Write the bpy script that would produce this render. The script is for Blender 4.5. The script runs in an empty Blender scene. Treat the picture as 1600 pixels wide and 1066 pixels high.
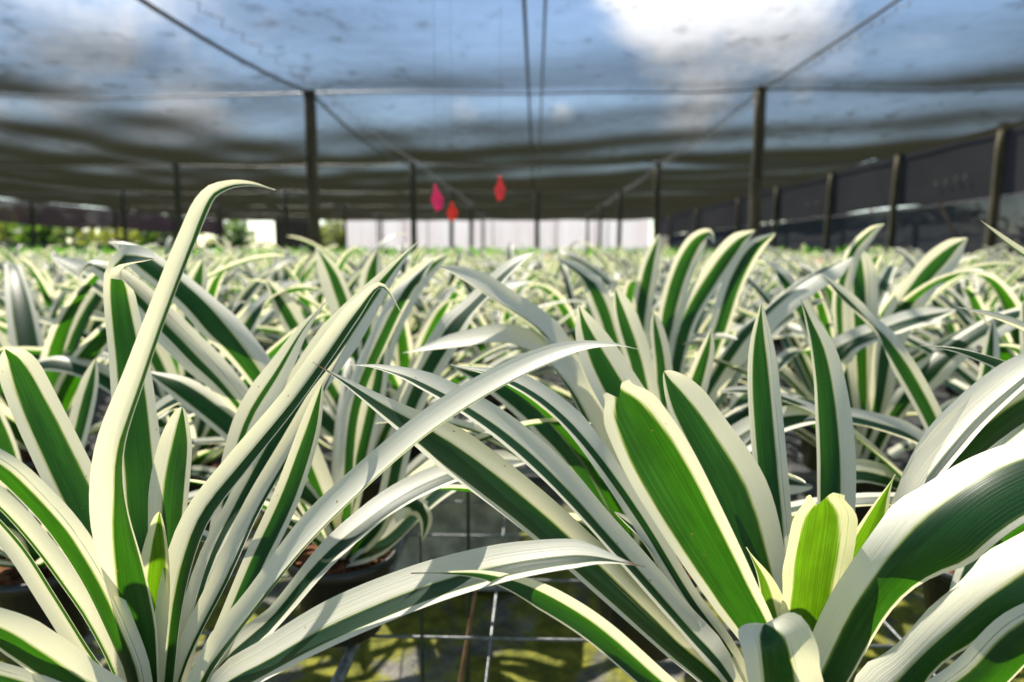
import bpy, math, random
from mathutils import Vector, Matrix
R = math.radians
random.seed(7)
sc = bpy.context.scene
COL = sc.collection
PI = math.pi

# ------------------------------------------------------------------ camera
F = 1067.0                       # focal length in photo pixels (24 mm on 36 mm)
CAMZ = 0.85
cam_d = bpy.data.cameras.new('camera'); cam = bpy.data.objects.new('camera', cam_d); COL.objects.link(cam)
cam_d.lens = 24; cam_d.sensor_width = 36; cam_d.clip_start = 0.02; cam_d.clip_end = 3000
cam.location = (0, 0, CAMZ)
cam.rotation_euler = (R(90 - 7.5), 0, R(2.0))
cam_d.dof.use_dof = True; cam_d.dof.focus_distance = 0.50; cam_d.dof.aperture_fstop = 4.8
sc.camera = cam
M3 = cam.rotation_euler.to_matrix()
CR, CU, CF = M3 @ Vector((1, 0, 0)), M3 @ Vector((0, 1, 0)), M3 @ Vector((0, 0, -1))
CP = Vector((0, 0, CAMZ))
def ray(x, y): return CF + CR * ((x - 800) / F) + CU * ((533 - y) / F)
def pix(x, y, d): return CP + ray(x, y) * d
def at_z(x, y, z):
    r = ray(x, y); return CP + r * ((z - CAMZ) / r.z)
def at_y(x, y, Y):
    r = ray(x, y); return CP + r * (Y / r.y)
def to_px(p):
    q = p - CP; d = q.dot(CF)
    return (800 + F * q.dot(CR) / d, 533 - F * q.dot(CU) / d, d) if d > 1e-4 else (1e6, 1e6, d)

# ------------------------------------------------------------------ object helpers
def tag(o, label=None, cat=None, group=None, kind=None):
    if label: o['label'] = label
    if cat: o['category'] = cat
    if group: o['group'] = group
    if kind: o['kind'] = kind
    return o
def empty(name, loc, label=None, cat=None, group=None, rz=0.0):
    o = bpy.data.objects.new(name, None); COL.objects.link(o)
    o.location = loc; o.rotation_euler.z = rz; o.empty_display_size = .05
    return tag(o, label, cat, group)
class MB:
    """collects verts, faces, uvs (per vertex) and one float per vertex"""
    def __init__(s): s.v = []; s.f = []; s.uv = []; s.a = []; s.b = []
    def add(s, vs, fs, uv=None, a=0.0, b=0.0):
        k = len(s.v); n = len(vs)
        s.v.extend([tuple(p) for p in vs]); s.f.extend([tuple(k + i for i in f) for f in fs])
        s.uv.extend(uv if uv else [(0.0, 0.0)] * n); s.a.extend([a] * n); s.b.extend([b] * n)
    def box(s, c, d, rz=0.0, bev=0.0):
        x, y, z = d[0] / 2, d[1] / 2, d[2] / 2
        vs = [Vector((sx * x, sy * y, sz * z)) for sz in (-1, 1) for sx, sy in ((-1, -1), (1, -1), (1, 1), (-1, 1))]
        m = Matrix.Rotation(rz, 3, 'Z'); c = Vector(c)
        s.add([m @ p + c for p in vs], [(3, 2, 1, 0), (4, 5, 6, 7), (0, 1, 5, 4), (1, 2, 6, 5), (2, 3, 7, 6), (3, 0, 4, 7)])
    def tube(s, pts, r, n=6, cap=True):
        pts = [Vector(p) for p in pts]; rings = []
        rr = r if isinstance(r, (list, tuple)) else [r] * len(pts)
        up = None
        for i, p in enumerate(pts):
            t = (pts[min(i + 1, len(pts) - 1)] - pts[max(i - 1, 0)]).normalized()
            if up is None:
                up = t.orthogonal().normalized()
            up = (up - t * up.dot(t)).normalized(); w = t.cross(up)
            rings.append([p + (up * math.cos(2 * PI * k / n) + w * math.sin(2 * PI * k / n)) * rr[i] for k in range(n)])
        vs = [p for rg in rings for p in rg]; fs = []
        for i in range(len(pts) - 1):
            for k in range(n):
                a, b = i * n + k, i * n + (k + 1) % n
                fs.append((a, b, b + n, a + n))
        if cap:
            fs.append(tuple(range(n - 1, -1, -1))); fs.append(tuple((len(pts) - 1) * n + k for k in range(n)))
        s.add(vs, fs)
    def lathe(s, prof, n=24, c=(0, 0, 0)):
        vs = [(c[0] + r * math.cos(2 * PI * k / n), c[1] + r * math.sin(2 * PI * k / n), c[2] + z) for r, z in prof for k in range(n)]
        fs = []
        for i in range(len(prof) - 1):
            for k in range(n):
                a, b = i * n + k, i * n + (k + 1) % n
                fs.append((a, b, b + n, a + n))
        s.add(vs, fs)
    def mesh(s, name, mat, smooth=True):
        me = bpy.data.meshes.new(name)
        me.from_pydata(s.v, [], s.f)
        uvl = me.uv_layers.new(name='UVMap')
        li = [0] * len(me.loops); me.loops.foreach_get('vertex_index', li)
        flat = [c for i in li for c in s.uv[i]]
        uvl.data.foreach_set('uv', flat)
        at = me.attributes.new('rnd', 'FLOAT', 'POINT'); at.data.foreach_set('value', s.a)
        bt = me.attributes.new('tip', 'FLOAT', 'POINT'); bt.data.foreach_set('value', s.b)
        me.materials.append(mat)
        if smooth: me.polygons.foreach_set('use_smooth', [True] * len(me.polygons))
        me.update()
        return me
    def build(s, name, mat, parent=None, smooth=True):
        o = bpy.data.objects.new(name, s.mesh(name, mat, smooth)); COL.objects.link(o)
        if parent: o.parent = parent
        return o
def link_mesh(name, me, parent=None):
    o = bpy.data.objects.new(name, me); COL.objects.link(o)
    if parent: o.parent = parent
    return o

# ------------------------------------------------------------------ node helper
class NT:
    def __init__(s, name):
        s.m = bpy.data.materials.new(name); s.m.use_nodes = True; s.t = s.m.node_tree; s.t.nodes.clear()
        s.out = s.t.nodes.new('ShaderNodeOutputMaterial')
    def n(s, typ, **kw):
        nd = s.t.nodes.new('ShaderNode' + typ)
        for k, v in kw.items():
            if k.startswith('_'): setattr(nd, k[1:], v)
        for k, v in kw.items():
            if k.startswith('_'): continue
            key = int(k[1:]) if k[0] == 'i' and k[1:].isdigit() else k.replace('__', ' ')
            s.set(nd.inputs[key], v)
        return nd
    def set(s, inp, v):
        if isinstance(v, bpy.types.NodeSocket): s.t.links.new(v, inp)
        elif isinstance(v, bpy.types.Node): s.t.links.new(v.outputs[0], inp)
        elif isinstance(v, (tuple, list)) and inp.type == 'RGBA' and len(v) == 3: inp.default_value = (*v, 1)
        else: inp.default_value = v
    def math(s, op, a, b=0.0, c=None, clamp=False):
        nd = s.n('Math', _operation=op, _use_clamp=clamp, i0=a, i1=b)
        if c is not None: s.set(nd.inputs[2], c)
        return nd.outputs[0]
    def mix(s, fac, a, b, mode='MIX'):
        nd = s.n('Mix', _data_type='RGBA', _blend_type=mode)
        s.set(nd.inputs[0], fac); s.set(nd.inputs[6], a); s.set(nd.inputs[7], b)
        return nd.outputs[2]
    def step(s, x, a, b, lo=0.0, hi=1.0):
        nd = s.n('MapRange', _interpolation_type='SMOOTHSTEP', i0=x, i1=a, i2=b, i3=lo, i4=hi)
        return nd.outputs[0]
    def noise(s, vec, scale, detail=3, rough=.55, dist=0.0):
        nd = s.n('TexNoise', Scale=scale, Detail=detail, Roughness=rough, Distortion=dist)
        if vec is not None: s.set(nd.inputs['Vector'], vec)
        return nd.outputs['Fac']
    def pos(s): return s.n('NewGeometry').outputs['Position']
    def obj(s): return s.n('TexCoord').outputs['Object']
    def scale(s, vec, sx, sy, sz):
        nd = s.n('VectorMath', _operation='MULTIPLY', i0=vec, i1=(sx, sy, sz)); return nd.outputs[0]
    def bump(s, h, strength, dist=.01):
        return s.n('Bump', Height=h, Strength=strength, Distance=dist).outputs[0]
    def done(s, sh): s.set(s.out.inputs['Surface'], sh.outputs[0] if isinstance(sh, bpy.types.Node) else sh); return s.m
    def pbsdf(s, col, rough=.6, normal=None, spec=.5, metal=0.0):
        nd = s.n('BsdfPrincipled'); s.set(nd.inputs['Base Color'], col); s.set(nd.inputs['Roughness'], rough)
        nd.inputs['Specular IOR Level'].default_value = spec; nd.inputs['Metallic'].default_value = metal
        if normal is not None: s.set(nd.inputs['Normal'], normal)
        return nd

# ------------------------------------------------------------------ materials
def mat_leaf(name, green, green_t, white, white_t, spots=True, plain=False):
    t = NT(name)
    uv = t.n('TexCoord').outputs['UV']
    sp = t.n('SeparateXYZ', i0=uv); u, v = sp.outputs[0], sp.outputs[1]
    rnd = t.n('Attribute', _attribute_name='rnd').outputs['Fac']
    tip = t.n('Attribute', _attribute_name='tip').outputs['Fac']
    lv = t.n('CombineXYZ', i0=t.math('MULTIPLY', u, 75.0), i1=t.math('MULTIPLY', v, 1.6), i2=t.math('MULTIPLY', rnd, 91.0)).outputs[0]
    fib = t.noise(lv, 1.0, 2, .6)                                     # fibres running along the blade
    lv2 = t.n('CombineXYZ', i0=t.math('MULTIPLY', u, 3.0), i1=t.math('MULTIPLY', v, 4.0), i2=t.math('MULTIPLY', rnd, 57.0)).outputs[0]
    blot = t.noise(lv2, 1.6, 3, .6)
    # stripe
    wob = t.math('MULTIPLY', t.math('SUBTRACT', blot, .5), .05)
    off = t.math('ABSOLUTE', t.math('ADD', t.math('SUBTRACT', u, .5), wob))
    off = t.math('ADD', off, t.math('MULTIPLY', t.math('SUBTRACT', fib, .5), .05))
    lim = t.math('SUBTRACT', .23, t.math('MULTIPLY', t.math('POWER', v, 14.0), .15))
    st = t.step(off, t.math('ADD', lim, .012), t.math('SUBTRACT', lim, .012))
    # fine green lines inside the cream margin
    ln = t.step(t.math('ABSOLUTE', t.math('SUBTRACT', off, t.math('ADD', .262, t.math('MULTIPLY', rnd, .07)))), .009, .003)
    ln = t.math('MULTIPLY', ln, t.step(rnd, .68, .72))
    ln = t.math('MULTIPLY', ln, .55)
    sm = t.math('MULTIPLY', t.math('MULTIPLY', t.step(fib, .54, .66), t.step(off, t.math('ADD', lim, .10), lim)), .55)     # grey-green streaks bleeding into the margin
    fac = t.math('MAXIMUM', t.math('MAXIMUM', st, ln), sm)
    # pale yellow-green seam between stripe and margin
    seam = t.step(t.math('ABSOLUTE', t.math('SUBTRACT', off, lim)), .03, .0, 0.0, .6)
    if plain: fac = 1.0
    g = t.mix(t.step(fib, .3, .7), green, tuple(c * 1.8 for c in green))
    g = t.mix(t.step(blot, .45, .75, 0, .5), g, tuple(c * .7 for c in green))
    gt = t.mix(t.step(fib, .3, .7), green_t, tuple(min(1, c * 1.6) for c in green_t))
    gt = t.mix(t.step(blot, .35, .7, 0, .55), gt, tuple(c * .6 for c in green_t))
    w = t.mix(t.step(fib, .35, .65), white, tuple(c * .93 for c in white))
    w = t.mix(t.step(blot, .5, .8, 0, .35), w, (white[0] * .93, white[1] * .93, white[2] * .72))
    c = t.mix(fac, w, g); ct = t.mix(fac, white_t, gt)
    if not plain:
        c = t.mix(seam, c, (.30, .38, .10)); ct = t.mix(seam, ct, (.55, .62, .12))
    if spots:
        vec = t.n('CombineXYZ', i0=t.math('MULTIPLY', u, 5.0), i1=t.math('MULTIPLY', v, 30.0), i2=t.math('MULTIPLY', rnd, 40.0)).outputs[0]
        vo = t.n('TexVoronoi', Scale=1.3, Vector=vec)
        sel = t.n('SeparateXYZ', i0=vo.outputs['Color']).outputs[0]
        s_ = t.math('MULTIPLY', t.step(vo.outputs['Distance'], .11, .05), t.step(sel, .89, .90))
        s_ = t.math('MULTIPLY', s_, .75)
        c = t.mix(s_, c, (.28, .13, .03)); ct = t.mix(s_, ct, (.3, .12, .02))
    br = t.math('MULTIPLY', t.step(t.math('ADD', v, t.math('MULTIPLY', t.math('SUBTRACT', blot, .5), .06)), .955, .985), tip)
    c = t.mix(br, c, (.15, .085, .035)); ct = t.mix(br, ct, (.25, .08, .02))
    nrm = t.bump(fib, .3, .001)
    rough = t.math('ADD', .33, t.math('MULTIPLY', blot, .16))
    p = t.pbsdf(c, rough, nrm, .32)
    tr = t.n('BsdfTranslucent', Color=ct)
    return t.done(t.n('MixShader', i0=.42, i1=p.outputs[0], i2=tr.outputs[0]))
M = {}
M['leaf'] = mat_leaf('striped_leaf', (.0036, .021, .012), (.034, .150, .002), (.80, .78, .67), (.90, .85, .54))
M['young_leaf'] = mat_leaf('young_striped_leaf', (.016, .060, .006), (.16, .36, .004), (.84, .82, .60), (.94, .89, .42))
M['green_leaf'] = mat_leaf('green_leaf', (.04, .13, .015), (.16, .42, .02), (.1, .2, .02), (.2, .4, .02), False, True)
M['red_leaf'] = mat_leaf('red_leaf', (.45, .10, .05), (.75, .18, .06), (.5, .1, .05), (.7, .2, .1), False, True)

def mat_cloth(name, k, col, tcol, spots=0.0, holes=0.0, weave=0.0):
    """knitted shade cloth: light passing straight through falls off with the length of yarn it crosses"""
    t = NT(name)
    g = t.n('NewGeometry')
    cs = t.n('VectorMath', _operation='DOT_PRODUCT', i0=g.outputs['Normal'], i1=g.outputs['Incoming']).outputs['Value']
    cs = t.math('MAXIMUM', t.math('ABSOLUTE', cs), .03)
    P = g.outputs['Position']
    big = t.noise(t.scale(P, .5, .35, .5), 1.0, 4, .6)
    kk = t.math('ADD', k, t.math('MULTIPLY', t.math('SUBTRACT', big, .5), k * .5))
    fine = t.noise(t.scale(P, 5, 7, 5), 1.0, 5, .7)
    kk = t.math('MULTIPLY', kk, t.math('ADD', .75, t.math('MULTIPLY', fine, .5)))
    c = t.mix(t.step(big, .35, .7), col, tuple(x * .7 for x in col))
    if spots:
        n1 = t.noise(t.scale(P, 1.9, 1.2, 1), 2.6, 5, .65)
        n2 = t.noise(t.scale(P, .45, .45, .35), 1.0, 1, .5)
        th = t.math('SUBTRACT', .68, t.math('MULTIPLY', n2, .24))
        m = t.step(n1, th, t.math('ADD', th, .2))
        kk = t.math('ADD', kk, t.math('MULTIPLY', m, spots))
        c = t.mix(m, c, (.10, .10, .035))
    T = t.math('POWER', 2.71828, t.math('MULTIPLY', t.math('DIVIDE', kk, t.math('POWER', cs, 2.0)), -1.0))     # tape yarns stand on edge: denser than a flat film when seen aslant
    if holes:
        vo = t.n('TexVoronoi', Scale=holes, Vector=t.scale(P, 1, 1, 3))
        T = t.math('MAXIMUM', T, t.step(vo.outputs['Distance'], .10, .07))
    df = t.n('BsdfDiffuse', Color=c); tl = t.n('BsdfTranslucent', Color=tcol)
    body = t.n('MixShader', i0=.5, i1=df.outputs[0], i2=tl.outputs[0])
    tp = t.n('BsdfTransparent')
    return t.done(t.n('MixShader', i0=T, i1=body.outputs[0], i2=tp.outputs[0]))
M['roof'] = mat_cloth('shade_cloth', .068, (.088, .088, .066), (.018, .018, .012), .05)
M['side_upper'] = mat_cloth('dark_side_cloth', 1.9, (.055, .053, .054), (.045, .043, .044), 0, 0)
M['side_lower'] = mat_cloth('blue_side_cloth', .85, (.065, .07, .076), (.05, .053, .056), 0, 0)
M['left_upper'] = mat_cloth('plum_side_cloth', 1.2, (.052, .036, .042), (.04, .028, .033), 0, 0)
M['left_lower'] = mat_cloth('grey_low_cloth', 1.2, (.03, .04, .045), (.03, .04, .045), 0, 0)
M['black_sheet'] = mat_cloth('black_sheet', 5.0, (.012, .012, .014), (.01, .01, .01))

def simple(name, col, rough=.6, var=.25, sc_=8.0, bump=0.0, metal=0.0, spec=.5):
    t = NT(name); P = t.obj()
    n = t.noise(P, sc_, 4, .6)
    c = t.mix(t.step(n, .3, .7), tuple(x * (1 - var) for x in col), tuple(min(1, x * (1 + var)) for x in col))
    return t.done(t.pbsdf(c, rough, t.bump(n, bump, .01) if bump else None, spec, metal))
M['pot'] = simple('black_plastic', (.010, .010, .011), .42, .3, 12)
M['wire'] = simple('galvanised_wire', (.17, .18, .19), .5, .3, 60, .2, .75)
M['cable'] = simple('roof_cable', (.025, .028, .035), .5, .3, 30)
M['rope'] = simple('pale_rope', (.13, .135, .14), .8, .4, 50)
def tape(name, col):
    t = NT(name); p = t.pbsdf(col, .4)
    return t.done(t.n('MixShader', i0=.55, i1=p.outputs[0], i2=t.n('BsdfTranslucent', Color=col).outputs[0]))
M['string'] = simple('thin_string', (.05, .05, .05), .8, .2, 50)
M['pink'] = tape('pink_tape', (.95, .10, .36))
M['orange'] = tape('orange_tape', (.95, .13, .08))
M['red'] = tape('coral_tape', (.92, .13, .16))
M['stem_dark'] = simple('dark_stem', (.020, .028, .010), .6, .4, 40)
M['stem_dry'] = simple('dry_stem', (.20, .11, .05), .7, .4, 40)
M['bark'] = simple('bark', (.10, .075, .05), .9, .4, 10, .5)
M['block'] = simple('mossy_concrete', (.22, .22, .18), .9, .45, 14, .4)
M['timber'] = simple('dark_timber', (.018, .016, .014), 1.0, .4, 12, 0, 0, 0.0)
M['dark_mach'] = simple('dark_panel', (.02, .02, .022), .6, .3, 4)

def mat_wood():
    t = NT('weathered_post'); P = t.obj()
    n = t.noise(t.scale(P, 14, 14, 1.6), 1.0, 5, .65); b = t.noise(t.scale(P, 3, 3, .9), 1.0, 3)
    c = t.mix(t.step(n, .3, .7), (.022, .018, .011), (.13, .11, .06))
    c = t.mix(t.step(b, .5, .7, 0, .6), c, (.055, .056, .015))
    return t.done(t.pbsdf(c, .85, t.bump(n, .6, .01), .3))
M['wood'] = mat_wood()
def mat_soil():
    t = NT('potting_bark'); P = t.obj()
    v = t.n('TexVoronoi', Scale=95, Vector=P)
    n = t.noise(P, 40, 3)
    c = t.mix(t.n('SeparateXYZ', i0=v.outputs['Color']).outputs[0], (.03, .013, .008), (.19, .075, .03))
    c = t.mix(t.step(n, .5, .7, 0, .5), c, (.02, .012, .01))
    return t.done(t.pbsdf(c, .9, t.bump(v.outputs['Distance'], .8, .01), .2))
M['soil'] = mat_soil()
def mat_ground():
    t = NT('mossy_ground'); P = t.pos()
    sx = t.n('SeparateXYZ', i0=P)
    n1 = t.noise(P, 5.5, 5, .62, .4); n2 = t.noise(P, 23, 4, .65); n3 = t.noise(P, 1.7, 3, .6); n4 = t.noise(P, 120, 2, .6)
    c = t.mix(t.step(n2, .3, .72), (.07, .068, .060), (.22, .212, .195))
    c = t.mix(t.step(n4, .35, .8, 0, .45), c, (.09, .085, .07))
    moss = t.math('MULTIPLY', t.step(t.math('ADD', n1, t.math('MULTIPLY', n2, .25)), .50, .64), .95)
    mcol = t.mix(t.step(n2, .35, .7), (.075, .083, .010), (.20, .20, .02))
    c = t.mix(moss, c, mcol)
    mat = t.step(t.math('ADD', sx.outputs[1], t.math('MULTIPLY', n3, 1.0)), 2.7, 2.95)     # woven ground cover begins further in
    wv = t.mix(t.step(n2, .4, .7), (.035, .035, .037), (.10, .10, .10))
    wv = t.mix(t.step(n1, .62, .72, 0, .8), wv, (.22, .21, .03))
    c = t.mix(mat, c, wv)
    h = t.math('ADD', t.math('MULTIPLY', n2, .6), t.math('MULTIPLY', n4, .25))
    return t.done(t.pbsdf(c, .92, t.bump(h, .8, .03), .2))
M['ground'] = mat_ground()
def mat_poly():
    t = NT('white_poly_sheet'); P = t.pos(); s = t.n('SeparateXYZ', i0=P)
    fold = t.noise(t.scale(P, 1.6, .1, .12), 1.0, 4, .7)
    c = t.mix(t.step(fold, .35, .65), (.60, .575, .57), (.52, .47, .465))
    st = t.noise(t.scale(P, 2.4, 1, .35), 1.0, 3, .7)
    c = t.mix(t.step(st, .60, .75, 0, .5), c, (.38, .27, .26))
    d = t.pbsdf(c, .5); tl = t.n('BsdfTranslucent', Color=c)
    return t.done(t.n('MixShader', i0=.6, i1=d.outputs[0], i2=tl.outputs[0]))
M['poly'] = mat_poly()
def mat_tree(name, a, b, tr):
    t = NT(name); rnd = t.n('Attribute', _attribute_name='rnd').outputs['Fac']
    c = t.mix(rnd, a, b); p = t.pbsdf(c, .55, None, .4)
    return t.done(t.n('MixShader', i0=.4, i1=p.outputs[0], i2=t.n('BsdfTranslucent', Color=tr).outputs[0]))
M['tree_a'] = mat_tree('foliage_a', (.03, .07, .015), (.08, .15, .03), (.16, .30, .03))
M['tree_b'] = mat_tree('foliage_b', (.09, .13, .02), (.20, .24, .04), (.36, .40, .05))
M['tree_c'] = mat_tree('foliage_c', (.085, .055, .022), (.15, .09, .035), (.16, .10, .04))

# ------------------------------------------------------------------ leaf surfaces
S_DEF = (.22, .76)
def remap(u, s):
    if u < s[0]: return .27 * u / s[0] if s[0] > 0 else .27
    if u > s[1]: return .73 + .27 * (u - s[1]) / (1 - s[1]) if s[1] < 1 else .73
    return .27 + .46 * (u - s[0]) / (s[1] - s[0])
def keyed(s, v):
    for a, b in zip(s, s[1:]):
        if v <= b[0]:
            t = max(0.0, (v - a[0]) / (b[0] - a[0])); return (a[1] + (b[1] - a[1]) * t, a[2] + (b[2] - a[2]) * t)
    return s[-1][1:]
def ribbon(mb, P, side, nrm, hw, fold, nu, s=S_DEF, rnd=0.0, tip=0.0, wave=0.0, notch=0.0, vl=None):
    """a blade: centre line P, side vectors, normals, half widths; fold lifts the edges towards the normal"""
    n = len(P); vs, uv, fs = [], [], []
    ph = rnd * 20
    for i in range(n):
        v = vl[i] if vl else i / (n - 1)
        for j in range(nu):
            q = 2 * j / (nu - 1) - 1
            f = fold[i] if isinstance(fold, list) else fold
            x = q * hw[i] * (1 - .22 * abs(f) * q * q)
            lift = f * hw[i] * (abs(q) ** 1.6) + wave * hw[i] * q * q * math.sin(v * 17 + ph + q * 1.3)
            pt = P[i] + side[i] * x + nrm[i] * lift
            if notch and v > .85: pt -= (P[i] - P[i - 1]).normalized() * notch * ((v - .85) / .15) ** 2 * max(0, 1 - abs(q + .1) * 1.8)
            vs.append(pt)
            ss = s if not isinstance(s[0], tuple) else keyed(s, v)
            uv.append((remap((q + 1) / 2, ss), v))
    for i in range(n - 1):
        for j in range(nu - 1):
            a = i * nu + j
            fs.append((a, a + 1, a + nu + 1, a + nu))
    mb.add(vs, fs, uv, rnd, tip)
def cr(p, t):
    """Catmull-Rom through tuples p at t in 0..1 (chord spaced)"""
    ds = [0.0]
    for a, b in zip(p, p[1:]): ds.append(ds[-1] + max(1.0, math.hypot(b[0] - a[0], b[1] - a[1])))
    x = t * ds[-1]; i = 0
    while i < len(p) - 2 and x > ds[i + 1]: i += 1
    h = ds[i + 1] - ds[i]; q = (x - ds[i]) / h
    p1, p2 = p[i], p[i + 1]
    m1 = [(b - a) / (ds[i + 1] - ds[i - 1]) * h for a, b in zip(p[i - 1], p2)] if i > 0 else [(b - a) for a, b in zip(p1, p2)]
    m2 = [(b - a) / (ds[i + 2] - ds[i]) * h for a, b in zip(p1, p[i + 2])] if i + 2 < len(p) else [(b - a) for a, b in zip(p1, p2)]
    q2, q3 = q * q, q * q * q
    return [(2*q3-3*q2+1)*a + (q3-2*q2+q)*c + (-2*q3+3*q2)*b + (q3-q2)*d for a, b, c, d in zip(p1, p2, m1, m2)]
def traced(mb, pts, s=S_DEF, fold=.35, roll=0.0, tipw=.12, sharp=False, brown=0.0, n=36, nu=17, facing=False, wave=.02, face_cam=False, notch=0.0, ws=None):
    """pts: (x, y, depth, visible width in photo px) from base to tip; becomes a blade in world space"""
    rnd = random.random()
    ws = ws or (.84 if facing or face_cam else .68)
    pts = [(p[0], p[1], p[2], p[3] * ws) + tuple(p[4:]) for p in pts]
    pts = [tuple(p) if len(p) == 5 else tuple(p) + (roll,) for p in pts]
    tt = [1 - (1 - i / (n - 1)) ** 1.5 for i in range(n)]             # closer stations towards the tip
    st = [cr(pts, q) for q in tt]
    P = [pix(a[0], a[1], a[2]) for a in st]
    side, nrm, hw = [], [], []
    for i in range(n):
        T = (P[min(i + 1, n - 1)] - P[max(i - 1, 0)]).normalized()
        a, b = st[max(i - 1, 0)], st[min(i + 1, n - 1)]
        dx, dy = b[0] - a[0], b[1] - a[1]; L = math.hypot(dx, dy) or 1
        rgt = (CR * (-dy / L) - CU * (dx / L))                      # to the right of travel, in the image plane
        V = (P[i] - CP).normalized()
        flat = (rgt - T * rgt.dot(T)).normalized()
        sd = flat
        n0 = flat.cross(T)
        if n0.dot(V) > 0: n0.negate()
        q = min(1, max(0, (abs(T.dot(CR)) - .45) / .25)); q = q * q * (3 - 2 * q)
        ang = R(4) if facing else R(4 + 60 * q)                             # blades that lie sideways turn their face up
        opts = [Matrix.Rotation(q * ang, 3, T) for q in (1, -1)]
        sd = max(opts, key=lambda m: (m @ n0).z) @ flat
        if st[i][4]: sd = Matrix.Rotation(R(st[i][4]), 3, T) @ sd
        c = max(.40, abs(sd.dot(rgt)))
        v = tt[i]
        k = 1.0
        if v > 1 - tipw:
            z = (v - 1 + tipw) / tipw
            k = (1 - z) ** .8 if sharp else math.sqrt(max(0, 1 - z * z))
            if notch: k = max(k, .62)
        side.append(sd); hw.append(max(.0004, min(.030, .5 * st[i][3] * st[i][2] / F / c) * k))
    # smooth the side vectors along the blade
    for _ in range(3):
        side = [(side[max(i-1,0)] + side[i] * 2 + side[min(i+1,n-1)]).normalized() for i in range(n)]
    prev = None
    for i in range(n):
        T = (P[min(i + 1, n - 1)] - P[max(i - 1, 0)]).normalized()
        nn = side[i].cross(T).normalized()
        if prev is None:
            if face_cam: nn = nn if nn.dot(CP - P[i]) > 0 else -nn
            else: nn = nn if (nn.z > 0 or (abs(nn.z) < .1 and nn.dot(CP - P[i]) > 0)) else -nn
        elif nn.dot(prev) < 0: nn.negate()
        nrm.append(nn); prev = nn
    ribbon(mb, P, side, nrm, hw, fold, nu, s, rnd, brown, wave, notch, tt)
def proc_leaf(mb, rg, az, e0, L, W, droop, n=14, nu=5, base_r=.012, z0=0.0, s=None, kink=False):
    """a strap leaf of a rosette, growing from the crown at the origin"""
    P, T = [], []
    p = Vector((math.cos(az) * base_r, math.sin(az) * base_r, z0)); e = e0; a = az
    side_sw = rg.uniform(-.35, .35)
    tw = rg.uniform(-.5, .5)
    vl = [1 - (1 - i / (n - 1)) ** 1.5 for i in range(n)] + [1.0]
    for i in range(n):
        v = vl[i]; dv = vl[i + 1] - v
        P.append(p.copy())
        t = Vector((math.cos(a) * math.cos(e), math.sin(a) * math.cos(e), math.sin(e))); T.append(t)
        p = p + t * L * dv
        e -= droop * (0.35 + 2.0 * v * v) * dv * (3.2 if kink and v > .82 else 1)
        a += side_sw * dv
    side, nrm, hw = [], [], []
    for i in range(n):
        v = vl[i]
        sd = Vector((-math.sin(az), math.cos(az), 0)); sd = (sd - T[i] * sd.dot(T[i])).normalized()
        sd = Matrix.Rotation(tw * v, 3, T[i]) @ sd
        side.append(sd); nn = T[i].cross(sd); nrm.append(nn if nn.dot(Vector((-math.cos(az), -math.sin(az), .6))) > 0 else -nn)
        hw.append(.5 * W * (.62 + .38 * math.sin(PI * min(1, v * 1.25 + .05))) * max(.01, 1 - v ** 10) ** .5)
    if s is None:
        k = rg.uniform(-.06, .06); s = (.18 + k + rg.uniform(-.03, .04), .80 + k + rg.uniform(-.04, .03))
    ribbon(mb, P, side, nrm, hw, rg.uniform(.25, .55), nu, s, rg.random(), 1.0 if rg.random() < .12 else 0.0, .02, 0.0, vl)

# ------------------------------------------------------------------ pots
POT_H = .11
def pot_mesh():
    mb = MB()
    mb.lathe([(.0, .0), (.046, .0), (.050, .004), (.064, .094), (.070, .096), (.072, .099), (.072, .109), (.0675, .110), (.066, .106), (.063, .092), (.048, .01)], 28)
    return mb.mesh('pot', M['pot'])
def soil_mesh():
    mb = MB(); rg = random.Random(3); n = 20; vs = [(0, 0, .102)]; fs = []
    for k in range(1, 6):
        for j in range(n):
            a = 2 * PI * j / n; r = .0640 * k / 5
            vs.append((r * math.cos(a), r * math.sin(a), .094 + rg.uniform(-.004, .006) + .006 * (1 - k / 5)))
    for j in range(n):
        fs.append((0, 1 + j, 1 + (j + 1) % n))
        for k in range(4):
            a, b = 1 + k * n + j, 1 + k * n + (j + 1) % n
            fs.append((a, a + n, b + n, b))
    mb.add(vs, fs)
    for _ in range(70):
        a, r, q = rg.uniform(0, 2 * PI), .060 * math.sqrt(rg.random()), rg.uniform(.003, .008)
        mb.box((r * math.cos(a), r * math.sin(a), .100), (q * 1.6, q, q * .6), rg.uniform(0, 3))
    return mb.mesh('potting_soil', M['soil'], False)
POT, SOIL = pot_mesh(), soil_mesh()
BENCH = .35
CROWN = BENCH + .102
PLANT_GROUP = 'striped strap-leaf plants in pots on the wire bench'
PLANT_CAT = 'potted plant'
def start_plant(loc, label, rz=0.0, scale=1.0):
    t = empty('potted_plant', loc, label, PLANT_CAT, PLANT_GROUP, rz)
    t.scale = (scale,) * 3
    link_mesh('pot', POT, t); link_mesh('potting_soil', SOIL, t)
    return t
def crown_at(px, py, d):
    p = pix(px, py, d); return Vector((p.x, p.y, BENCH))
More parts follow.
